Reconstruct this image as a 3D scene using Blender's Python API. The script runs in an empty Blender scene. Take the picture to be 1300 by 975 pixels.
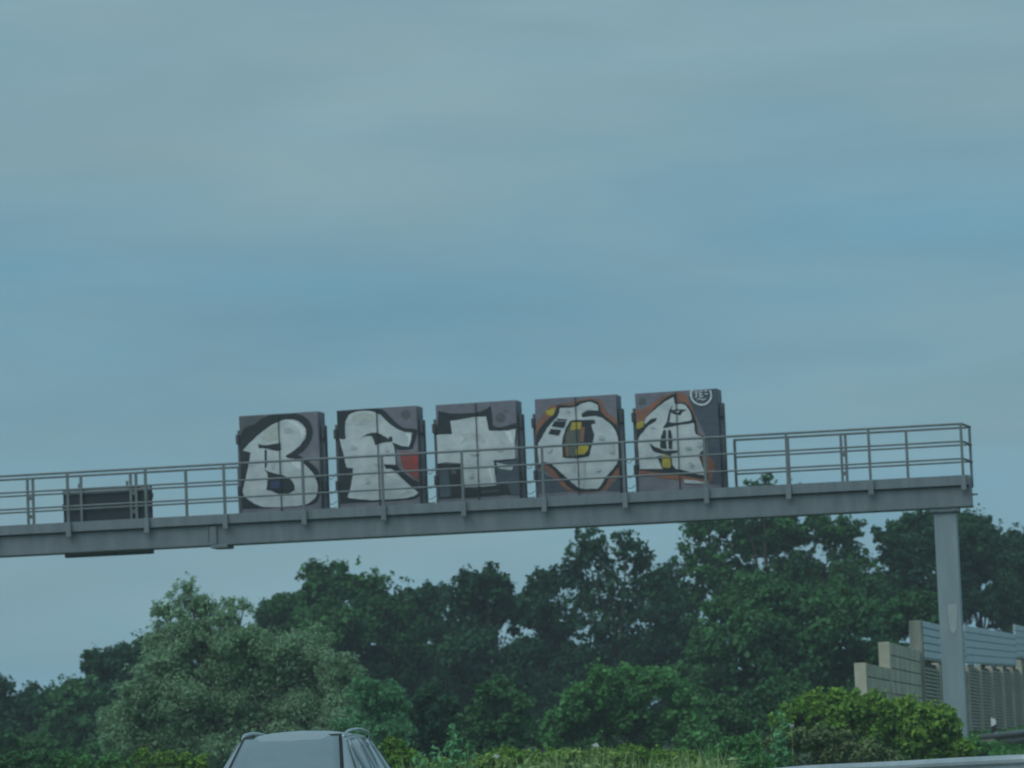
import bpy, bmesh, math, random
import numpy as np
from mathutils import Vector, Matrix
from mathutils.geometry import tessellate_polygon
random.seed(7)
S = bpy.context.scene
COL = S.collection

# ------------------------------------------------------------------ camera
F = 5200.0                      # focal length in pixels of a 1300 px wide frame
EYE = 1.5
PITCH = math.atan((990 - 487.5) / F)
ROLL = 0.042
cf = Vector((0, math.cos(PITCH), math.sin(PITCH)))
r0 = Vector((1, 0, 0)); u0 = Vector((0, -math.sin(PITCH), math.cos(PITCH)))
cr = math.cos(ROLL) * r0 - math.sin(ROLL) * u0
cu = math.sin(ROLL) * r0 + math.cos(ROLL) * u0
cam = bpy.data.cameras.new('camera'); camo = bpy.data.objects.new('camera', cam); COL.objects.link(camo)
M = Matrix((cr, cu, -cf)).transposed().to_4x4(); M.translation = (0, 0, EYE)
camo.matrix_world = M
cam.sensor_width = 36; cam.lens = 36 * F / 1300; cam.clip_start = .1; cam.clip_end = 6000
cam.dof.use_dof = True; cam.dof.focus_distance = 30; cam.dof.aperture_fstop = 6.3
S.camera = camo

# ------------------------------------------------------------------ world, sun, exposure
W = bpy.data.worlds.new('World'); S.world = W; W.use_nodes = True
nt = W.node_tree; N = nt.nodes; L = nt.links
bg = N['Background']; bg.inputs['Strength'].default_value = 0.10
SUN_EL = math.radians(50); SUN_ROT = math.radians(215)
sky = N.new('ShaderNodeTexSky'); sky.sky_type = 'NISHITA'; sky.sun_disc = False
sky.sun_elevation = SUN_EL; sky.sun_rotation = SUN_ROT; sky.air_density = 1.6; sky.dust_density = 2.5; sky.ozone_density = 3
tc = N.new('ShaderNodeTexCoord')
sep = N.new('ShaderNodeSeparateXYZ'); L.new(tc.outputs['Generated'], sep.inputs[0])
mp = N.new('ShaderNodeMapping'); mp.inputs['Scale'].default_value = (6.5, 6.5, 24); mp.inputs['Rotation'].default_value = (0, math.radians(-1.5), 0)
mp.inputs['Location'].default_value = (.35, 0, -.55)
L.new(tc.outputs['Generated'], mp.inputs[0])
nz = N.new('ShaderNodeTexNoise'); nz.inputs['Scale'].default_value = 1.0; nz.inputs['Detail'].default_value = 4; nz.inputs['Roughness'].default_value = .45
nz.inputs['Distortion'].default_value = .4
L.new(mp.outputs[0], nz.inputs['Vector'])
mp2 = N.new('ShaderNodeMapping'); mp2.inputs['Scale'].default_value = (20, 20, 105); mp2.inputs['Rotation'].default_value = (0, math.radians(2), 0); L.new(tc.outputs['Generated'], mp2.inputs[0])
nz2 = N.new('ShaderNodeTexNoise'); nz2.inputs['Detail'].default_value = 4; nz2.inputs['Scale'].default_value = 1.0; L.new(mp2.outputs[0], nz2.inputs['Vector'])
elev = N.new('ShaderNodeValToRGB')      # cloud cover against height above the horizon
el = elev.color_ramp; el.elements[0].position = 0; el.elements[0].color = (.42,) * 3 + (1,)
el.elements[1].position = .5; el.elements[1].color = (.85,) * 3 + (1,)
for p, c in ((.030, .42), (.056, .46), (.092, .42), (.110, .28), (.128, .24), (.146, .55), (.165, .80), (.195, .70)):
    e = el.elements.new(p); e.color = (c, c, c, 1)
L.new(sep.outputs['Z'], elev.inputs[0])
def mth(op, a, b, clamp=False):
    m = N.new('ShaderNodeMath'); m.operation = op; m.use_clamp = clamp
    for i, v in enumerate((a, b)):
        if isinstance(v, (int, float)): m.inputs[i].default_value = v
        else: L.new(v, m.inputs[i])
    return m.outputs[0]
n1 = mth('MULTIPLY', mth('SUBTRACT', nz.outputs['Fac'], .5), 1.3)
n2 = mth('MULTIPLY', mth('SUBTRACT', nz2.outputs['Fac'], .5), .55)
fac = mth('ADD', mth('ADD', n1, n2), elev.outputs[0], True)
ramp = N.new('ShaderNodeValToRGB')      # clear blue gap -> grey green cloud, as radiance (x10)
rr = ramp.color_ramp
CLR = (1.22, 3.16, 4.46); CLD = (2.34, 3.80, 4.34)
rr.elements[0].position = 0; rr.elements[0].color = (*CLR, 1)
rr.elements[1].position = 1; rr.elements[1].color = (*CLD, 1)
L.new(fac, ramp.inputs[0])
mp3 = N.new('ShaderNodeMapping'); mp3.inputs['Scale'].default_value = (9, 9, 46); mp3.inputs['Location'].default_value = (1.7, .4, .9); mp3.inputs['Rotation'].default_value = (0, math.radians(3), 0)
L.new(tc.outputs['Generated'], mp3.inputs[0])
gl = N.new('ShaderNodeMapRange'); gl.inputs[1].default_value = .03; gl.inputs[2].default_value = .10; gl.inputs[3].default_value = 1.14; gl.inputs[4].default_value = 1.0; L.new(sep.outputs['Z'], gl.inputs[0]); glow = gl.outputs[0]   # brighter towards the horizon
nz3 = N.new('ShaderNodeTexNoise'); nz3.inputs['Detail'].default_value = 6; nz3.inputs['Scale'].default_value = 1.0; nz3.inputs['Roughness'].default_value = .5; nz3.inputs['Distortion'].default_value = .6; L.new(mp3.outputs[0], nz3.inputs['Vector'])
lum = mth('ADD', mth('MULTIPLY', mth('SUBTRACT', nz3.outputs['Fac'], .5), .36), glow)      # thin and thick parts of the overcast
hs = N.new('ShaderNodeHueSaturation'); L.new(ramp.outputs[0], hs.inputs['Color']); L.new(lum, hs.inputs['Value'])
mx = N.new('ShaderNodeMix'); mx.data_type = 'RGBA'; mx.inputs[0].default_value = .86
L.new(sky.outputs[0], mx.inputs[6]); L.new(hs.outputs[0], mx.inputs[7]); L.new(mx.outputs[2], bg.inputs['Color'])
sd = bpy.data.lights.new('sun', 'SUN'); sd.energy = 1.5; sd.angle = math.radians(60); sd.color = (.86, .99, 1)
so = bpy.data.objects.new('sun', sd); COL.objects.link(so)
# nishita: rotation 0 = +Y, increasing clockwise seen from above
sdir = Vector((math.sin(SUN_ROT) * math.cos(SUN_EL), math.cos(SUN_ROT) * math.cos(SUN_EL), math.sin(SUN_EL)))
so.rotation_euler = sdir.to_track_quat('Z', 'Y').to_euler()
S.view_settings.view_transform = 'Standard'; S.view_settings.look = 'None'; S.view_settings.exposure = 0; S.view_settings.gamma = 1
S.view_settings.use_curve_mapping = False
S.cycles.max_bounces = 5; S.cycles.diffuse_bounces = 2; S.cycles.volume_bounces = 0; S.cycles.transparent_max_bounces = 6

# ------------------------------------------------------------------ helpers
def ray(px, py):
    d = cf + cr * ((px - 650) / F) - cu * ((py - 487.5) / F)
    return d / d.y
def at(px, py, Y):
    """the world point that stands Y metres ahead on the sight line of a photograph position"""
    return Vector((0, 0, EYE)) + ray(px, py) * Y
GY = [-200, 20, 30, 44, 58, 70, 86, 100, 120, 150, 200, 400, 4000]
GZ = [0, 0, .08, .45, .86, 1.15, 1.5, 1.8, 2.3, 2.8, 3.4, 5, 6]
def gz(x, y): return float(np.interp(y, GY, GZ))
def tag(o, label=None, cat=None, group=None, kind=None):
    for k, v in (('label', label), ('category', cat), ('group', group), ('kind', kind)):
        if v: o[k] = v
    return o
def link(name, me, parent=None):
    o = bpy.data.objects.new(name, me); COL.objects.link(o)
    if parent: o.parent = parent
    return o
def empty(name, loc=(0, 0, 0), rz=0, **k):
    o = bpy.data.objects.new(name, None); COL.objects.link(o); o.location = loc; o.rotation_euler = (0, 0, rz); o.empty_display_size = .3
    return tag(o, **k)
class MB:
    def __init__(s): s.v = []; s.f = []; s.m = []
    def add(s, vs, fs, m=0):
        b = len(s.v); s.v += [tuple(v) for v in vs]; s.f += [tuple(b + i for i in f) for f in fs]; s.m += [m] * len(fs); return s
    def box(s, x0, x1, y0, y1, z0, z1, m=0, c=0):
        bm = bmesh.new(); bmesh.ops.create_cube(bm, size=1)
        for v in bm.verts: v.co = ((x0 + x1) / 2 + v.co.x * (x1 - x0), (y0 + y1) / 2 + v.co.y * (y1 - y0), (z0 + z1) / 2 + v.co.z * (z1 - z0))
        if c: bmesh.ops.bevel(bm, geom=bm.edges[:], offset=c, segments=2, affect='EDGES', profile=.6)
        bm.verts.ensure_lookup_table(); bm.verts.index_update()
        s.add([v.co[:] for v in bm.verts], [[v.index for v in f.verts] for f in bm.faces], m); bm.free(); return s
    def tube(s, pts, rad, n=8, m=0, cap=True):
        pts = [Vector(p) for p in pts]; rad = rad if isinstance(rad, (list, tuple)) else [rad] * len(pts)
        vs = []; ref = None
        for i, p in enumerate(pts):
            t = (pts[min(i + 1, len(pts) - 1)] - pts[max(i - 1, 0)]).normalized()
            if ref is None: ref = Vector((0, 0, 1)) if abs(t.z) < .9 else Vector((1, 0, 0))
            a = t.cross(ref).normalized(); b = t.cross(a).normalized(); ref = -b if False else ref
            for k in range(n):
                q = 2 * math.pi * k / n; vs.append(p + (a * math.cos(q) + b * math.sin(q)) * rad[i])
        fs = [(i * n + k, i * n + (k + 1) % n, (i + 1) * n + (k + 1) % n, (i + 1) * n + k) for i in range(len(pts) - 1) for k in range(n)]
        if cap: fs += [tuple(range(n))[::-1], tuple((len(pts) - 1) * n + k for k in range(n))]
        return s.add(vs, fs, m)
    def build(s, name, mats, parent=None, smooth=False):
        me = bpy.data.meshes.new(name); me.from_pydata(s.v, [], s.f)
        for m in (mats if isinstance(mats, (list, tuple)) else [mats]): me.materials.append(m)
        if any(s.m): me.polygons.foreach_set('material_index', s.m)
        bm = bmesh.new(); bm.from_mesh(me); bmesh.ops.recalc_face_normals(bm, faces=bm.faces[:]); bm.to_mesh(me); bm.free()
        if smooth: me.polygons.foreach_set('use_smooth', [True] * len(me.polygons))
        me.update(); return link(name, me, parent)
def catmull(P, n=8):
    P = [Vector(p) for p in P]; out = []
    for i in range(len(P) - 1):
        a = P[max(i - 1, 0)]; b = P[i]; c = P[i + 1]; d = P[min(i + 2, len(P) - 1)]
        for k in range(n):
            t = k / n; out.append(.5 * ((2 * b) + (c - a) * t + (2 * a - 5 * b + 4 * c - d) * t * t + (3 * b - a - 3 * c + d) * t ** 3))
    return out + [P[-1]]

# ------------------------------------------------------------------ materials
def mat(name, c1, c2=None, scale=3., rough=.7, metal=0., bump=0., detail=5, rnd=0., stretch=None, spec=.5, trans=0.):
    m = bpy.data.materials.new(name); m.use_nodes = True; t = m.node_tree; b = t.nodes['Principled BSDF']
    b.inputs['Roughness'].default_value = rough; b.inputs['Metallic'].default_value = metal; b.inputs['Specular IOR Level'].default_value = spec
    c2 = c2 or tuple(x * .75 for x in c1)
    co = t.nodes.new('ShaderNodeTexCoord'); n = t.nodes.new('ShaderNodeTexNoise'); n.inputs['Scale'].default_value = scale; n.inputs['Detail'].default_value = detail
    n.inputs['Roughness'].default_value = .6
    if stretch:
        q = t.nodes.new('ShaderNodeMapping'); q.inputs['Scale'].default_value = stretch; t.links.new(co.outputs['Object'], q.inputs[0]); t.links.new(q.outputs[0], n.inputs['Vector'])
    else: t.links.new(co.outputs['Object'], n.inputs['Vector'])
    r = t.nodes.new('ShaderNodeValToRGB'); r.color_ramp.elements[0].position = .36; r.color_ramp.elements[1].position = .64
    r.color_ramp.elements[0].color = (*c2, 1); r.color_ramp.elements[1].color = (*c1, 1); t.links.new(n.outputs['Fac'], r.inputs[0])
    out = r.outputs[0]
    if rnd:
        g = t.nodes.new('ShaderNodeNewGeometry'); h = t.nodes.new('ShaderNodeHueSaturation')
        mr = t.nodes.new('ShaderNodeMapRange'); mr.inputs[3].default_value = 1 - rnd; mr.inputs[4].default_value = 1 + rnd
        t.links.new(g.outputs['Random Per Island'], mr.inputs[0]); t.links.new(mr.outputs[0], h.inputs['Value']); t.links.new(out, h.inputs['Color']); out = h.outputs[0]
    t.links.new(out, b.inputs['Base Color'])
    if trans:
        tr = t.nodes.new('ShaderNodeBsdfTranslucent'); t.links.new(out, tr.inputs[0]); ms = t.nodes.new('ShaderNodeMixShader'); ms.inputs[0].default_value = trans
        t.links.new(b.outputs[0], ms.inputs[1]); t.links.new(tr.outputs[0], ms.inputs[2]); t.links.new(ms.outputs[0], t.nodes['Material Output'].inputs[0])
    if bump:
        bu = t.nodes.new('ShaderNodeBump'); bu.inputs['Strength'].default_value = bump; bu.inputs['Distance'].default_value = .02
        t.links.new(n.outputs['Fac'], bu.inputs['Height']); t.links.new(bu.outputs[0], b.inputs['Normal'])
    return m
STEEL = mat('gantry paint', (.18, .21, .23), (.135, .16, .175), 1.3, .55, bump=.1, stretch=(3.5, 1, .8))
RAILM = mat('railing steel', (.16, .185, .19), (.12, .14, .145), 5, .5)
COLM = mat('column paint', (.26, .32, .345), (.205, .255, .28), 1.1, .5, stretch=(3, 3, .5))
PATCH = mat('repainted patch', (.35, .39, .39), (.30, .34, .345), 4, .6)
CAB = mat('cabinet paint', (.21, .20, .23), (.13, .135, .16), 2.2, .6)
CABR = mat('mounting rail paint', (.10, .11, .12), (.07, .08, .09), 5, .6)
CABD = mat('cabinet fittings', (.05, .055, .06), None, 5, .6)
DARKBOX = mat('dark housing', (.042, .052, .062), (.03, .037, .045), 4, .7, spec=.2)
RUBBER = mat('cable rubber', (.03, .03, .03), None, 8, .7)
CONC = mat('weathered concrete', (.58, .54, .41), (.37, .345, .265), 1.3, .9, bump=.3, detail=8)
CONCD = mat('pillar concrete', (.24, .25, .20), (.15, .155, .125), 1.7, .9, bump=.3, detail=8, stretch=(3, 3, .6))
ALU = mat('cladding sheet', (.50, .57, .61), (.40, .47, .51), 1.2, .45, .1, stretch=(1, .3, 3))
LOUV = mat('absorber lamella', (.46, .43, .34), (.30, .285, .23), 2.5, .85)
LOUVB = mat('absorber backing', (.05, .055, .05), None, 3, .9)
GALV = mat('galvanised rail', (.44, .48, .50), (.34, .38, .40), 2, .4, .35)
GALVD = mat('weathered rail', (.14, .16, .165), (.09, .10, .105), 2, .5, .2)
BARK = mat('bark', (.085, .07, .05), (.045, .04, .03), 4, .95, bump=.5, stretch=(3, 3, .7))
ASPH = mat('asphalt', (.055, .055, .057), (.042, .042, .044), 9, .9, bump=.3, detail=8)
PAINTW = mat('road marking paint', (.7, .7, .68), (.55, .55, .53), 6, .7)
GROUNDM = mat('meadow soil', (.045, .085, .03), (.035, .06, .025), .6, .95, bump=.5, detail=8)
GRAVEL = mat('gravel', (.26, .25, .22), (.16, .15, .13), 12, .95, bump=.5, detail=9)

# ------------------------------------------------------------------ ground and roads
xs = list(np.concatenate([np.linspace(-2500, -80, 14), np.arange(-70, 71, 5), np.linspace(80, 2500, 14)]))
ys = list(np.concatenate([np.linspace(-300, -20, 8), np.arange(-15, 205, 2.5), np.linspace(220, 4000, 24)]))
v = [(x, y, gz(x, y)) for y in ys for x in xs]; nx = len(xs)
f = [(j * nx + i, j * nx + i + 1, (j + 1) * nx + i + 1, (j + 1) * nx + i) for j in range(len(ys) - 1) for i in range(nx - 1)]
g = MB(); g.add(v, f); tag(g.build('ground', GROUNDM), kind='structure')
def road(name, pts, half, m, dz=.03, a=None):
    P = catmull([(x, y, 0) for x, y in pts], 14); vs = []; hs = a if a else (-half, half)
    for i, p in enumerate(P):
        t = (P[min(i + 1, len(P) - 1)] - P[max(i - 1, 0)]).normalized(); n = Vector((t.y, -t.x, 0))
        for h in hs: q = p + n * h; vs.append((q.x, q.y, gz(q.x, q.y) + dz))
    b = MB(); b.add(vs, [(2 * i, 2 * i + 1, 2 * i + 3, 2 * i + 2) for i in range(len(P) - 1)]); return b.build(name, m)
OPP = [(-13, -120), (-9.5, -30), (-8.3, 10), (-6.9, 30), (-6.0, 44), (-6.3, 56), (-8.5, 68), (-13, 86), (-24, 115), (-48, 160), (-95, 215)]
OWN = [(.4, -120), (.6, -30), (1.3, 8), (3.0, 24), (6.8, 37), (14, 44), (26, 46), (60, 42), (120, 30)]
tag(road('opposite_carriageway', OPP, 4.6, ASPH), kind='structure')
tag(road('own_carriageway', OWN, 3.9, ASPH), kind='structure')
for i, (P, h) in enumerate(((OPP, 4.2), (OPP, -4.2), (OPP, .2), (OWN, 3.5), (OWN, -3.5))):
    tag(road('edge_line', P, 0, PAINTW, .036, (h - .08, h + .08)), kind='structure')

# ------------------------------------------------------------------ gantry (local x along the beam, y away from the camera)
TH = math.radians(9)
PB = at(1201, 650, 85); GB = gz(PB.x, PB.y)
GO = Vector((PB.x, PB.y, 0))
# measured heights along the photographed beam
ZB, ZT, ZR = 6.77, 7.41, 8.50
G = empty('sign_gantry', (GO.x, GO.y, GB), -TH, label='grey steel gantry beam with walkway railing spanning the road on a square column', cat='gantry')
z = lambda w: w - GB
ULEFT = -34.0; UR = .54
b = MB(); b.box(ULEFT, UR, .02, .62, z(ZB) + .012, z(7.185), c=.01)
b.box(ULEFT, UR + .012, -.012, .652, z(ZB) - .006, z(ZB) + .012)
beam = b.build('beam', STEEL, G)
for u in np.arange(-33.4, -.6, 2.63):
    for du in (0, .42):
        sb = MB(); sb.tube([(u + du, .12, z(ZB) - .035), (u + du, .12, z(ZB) - .004)], .035, 6); sb.build('bolt_head', STEEL, beam)
for k in range(2):
    u = -15.60 if k == 0 else UR - .05
    s_ = MB()
    if k == 0:
        s_.box(u - .07, u + .07, -.03, .02, z(ZB) + .01, z(7.16)); s_.box(u - .06, u + .30, -.04, .6, z(ZB) - .075, z(ZB) - .008, c=.01)
        for w in np.arange(6.85, 7.15, .07): s_.box(u - .13, u - .10, -.01, .03, z(w), z(w + .03))
        s_.build('splice_plate', STEEL, beam)
    else:
        s_.tube([(u + .04, .3, z(7.02)), (u + .17, .3, z(7.02))], .02, 8); s_.build('lug', STEEL, beam)
b = MB(); b.box(ULEFT, UR - .03, -.07, .90, z(7.20), z(7.235)); b.build('walkway', STEEL, G)
b = MB(); b.box(ULEFT, UR - .04, -.082, -.066, z(7.205), z(ZT), c=.004); b.build('toe_board', STEEL, G)
b = MB(); b.box(ULEFT, -15.2, .902, .916, z(7.205), z(ZT)); b.build('toe_board', STEEL, G); b = MB(); b.box(-4.6, UR - .04, .902, .916, z(7.205), z(ZT)); b.build('toe_board', STEEL, G); b = MB(); b.box(UR - .038, UR - .024, -.06, .90, z(7.2), z(ZT)); b.build('toe_board', STEEL, G)
def square(b, u, v_, w0, w1, s=.028): b.box(u - s, u + s, v_ - s, v_ + s, z(w0), z(w1), c=.004)
def railing(name, v_, posts, spans, wide=(), low=7.10):
    b = MB()
    for u0, u1 in spans:
        for w in (8.50, 8.13, 7.77):
            r = .026 if w > 8.4 else .021
            b.tube([(u0, v_, z(w - r)), ((u0 + u1) / 2, v_, z(w - r)), (u1, v_, z(w - r))], r, 10)
    R = b.build(name, RAILM, G)
    for u in posts:
        p = MB()
        if u in wide: dw = .048 if u > -5 else .06; square(p, u - dw, v_, low, 8.46, .028); square(p, u + dw, v_, low, 8.46, .028); p.box(u - dw, u + dw, v_ - .01, v_ + .01, z(8.0), z(8.08)); p.box(u - dw, u + dw, v_ - .01, v_ + .01, z(7.6), z(7.68))
        else: square(p, u, v_, low + (.12 if name == 'railing' and v_ < .5 else 0), 8.46)
        p.build('rail_post', RAILM, R)
        if v_ < .5:
            k = MB(); k.box(u - .055, u + .055, v_ - .045, v_ + .015, z(7.09), z(7.40), c=.008); k.build('post_bracket', STEEL, R)
near_posts = [.40] + [-1.52 - 1.723 * k for k in range(19)]
railing('railing', -.115, near_posts, [(ULEFT, .42)])
railing('railing', .88, [-15.2, -16.38, -17.55, -18.72, -19.86, -21.6, -23.2, -24.9, -26.6, -28.2, -29.9, -31.5, -33.2], [(ULEFT, -15.18)], (-17.55, -19.86, -24.9), 7.2)
railing('railing', .88, [.53, -.80, -2.13, -3.30, -4.43], [(-4.45, .55)], (-2.13,), 7.2)
b = MB()
for w in (8.50, 8.13, 7.77): b.tube([(.42, -.115, z(w - .024)), (.485, .38, z(w - .024)), (.55, .88, z(w - .024))], .024, 10)
b.build('end_rail', RAILM, G)
def column(u):
    c = MB(); c.box(u - .235, u + .235, .10, .56, -.4, z(6.665), m=0, c=.03)
    C_ = c.build('column', COLM, G)
    c = MB(); c.box(u - .30, u + .30, .03, .61, z(6.668), z(6.755), c=.008)
    for sx in (-.2, .2): c.box(u + sx - .035, u + sx + .035, .0, .03, z(6.69), z(6.73))
    c.build('head_plate', STEEL, C_)
    if u > -5:
        c = MB(); c.add([(u - .03, .092, z(4.75)), (u + .13, .092, z(4.75)), (u + .15, .092, z(4.6)), (u + .11, .092, z(4.22)), (u + .05, .092, z(4.12)), (u - .01, .092, z(4.22)), (u - .05, .092, z(4.6))], [tuple(range(7))])
        c.build('repair_patch', PATCH, C_)
    c = MB(); c.box(u - .42, u + .42, -.08, .75, -.3, .06, c=.02); c.build('footing', CONC, C_)
column(-.03); column(-33.6)

# ------------------------------------------------------------------ graffitied sign cabinets
PC = {}
def paint(n, c, c2=None, sc=6):
    PC[n] = mat('spray paint ' + n, c, c2 or tuple(x * .8 for x in c), sc, .75, detail=6, stretch=(1, 1, 1.6))
paint('dark', (.014, .020, .024), (.022, .03, .036)); paint('white', (.60, .63, .63), (.44, .48, .50), 2.4); paint('blue', (.045, .06, .15)); paint('red', (.33, .06, .05), (.22, .06, .06))
paint('redbright', (.42, .05, .045)); paint('orange', (.32, .115, .055), (.17, .10, .085), 4); paint('yellow', (.50, .38, .04), (.36, .27, .04)); paint('grey', (.11, .12, .13), (.08, .09, .10))
paint('slate', (.075, .095, .125), (.055, .07, .09)); paint('mauve', (.19, .18, .215), (.145, .14, .17)); paint('smudge', (.38, .41, .42), (.52, .55, .55), 5); paint('olive', (.11, .12, .10)); paint('khaki', (.50, .53, .49))
paint('palewhite', (.72, .75, .75), (.62, .66, .67), 5)
PN = list(PC)
def smoothpoly(P, k=3):
    out = []; n = len(P)
    for i in range(n):
        a, b_, c, d = [Vector((*P[(i + q) % n], 0)) for q in (-1, 0, 1, 2)]
        # keep sharp corners, round the soft ones
        def sharp(p, q, r):
            x = (q - p); y = (r - q)
            return x.length < 1 or y.length < 1 or x.angle(y) > math.radians(58)
        sb_, sc_ = sharp(a, b_, c), sharp(b_, c, d)
        t0 = (c - a) * .5 if not sb_ else (c - b_) * .6; t1 = (d - b_) * .5 if not sc_ else (c - b_) * .6
        for s in range(k):
            t = s / k; h = (2 * t ** 3 - 3 * t * t + 1) * b_ + (t ** 3 - 2 * t * t + t) * t0 + (-2 * t ** 3 + 3 * t * t) * c + (t ** 3 - t * t) * t1
            out.append((h.x, h.y))
    return out
def stroke(P, w):
    P = [Vector((*p, 0)) for p in P]; l = []; r = []
    for i, p in enumerate(P):
        t = (P[min(i + 1, len(P) - 1)] - P[max(i - 1, 0)]).normalized(); n = Vector((-t.y, t.x, 0)) * w / 2; l.append((p + n)[:2]); r.append((p - n)[:2])
    return l + r[::-1]
def disc(x, y, r, n=16): return [(x + r * math.cos(6.2832 * k / n), y + r * math.sin(6.2832 * k / n)) for k in range(n)]
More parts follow.
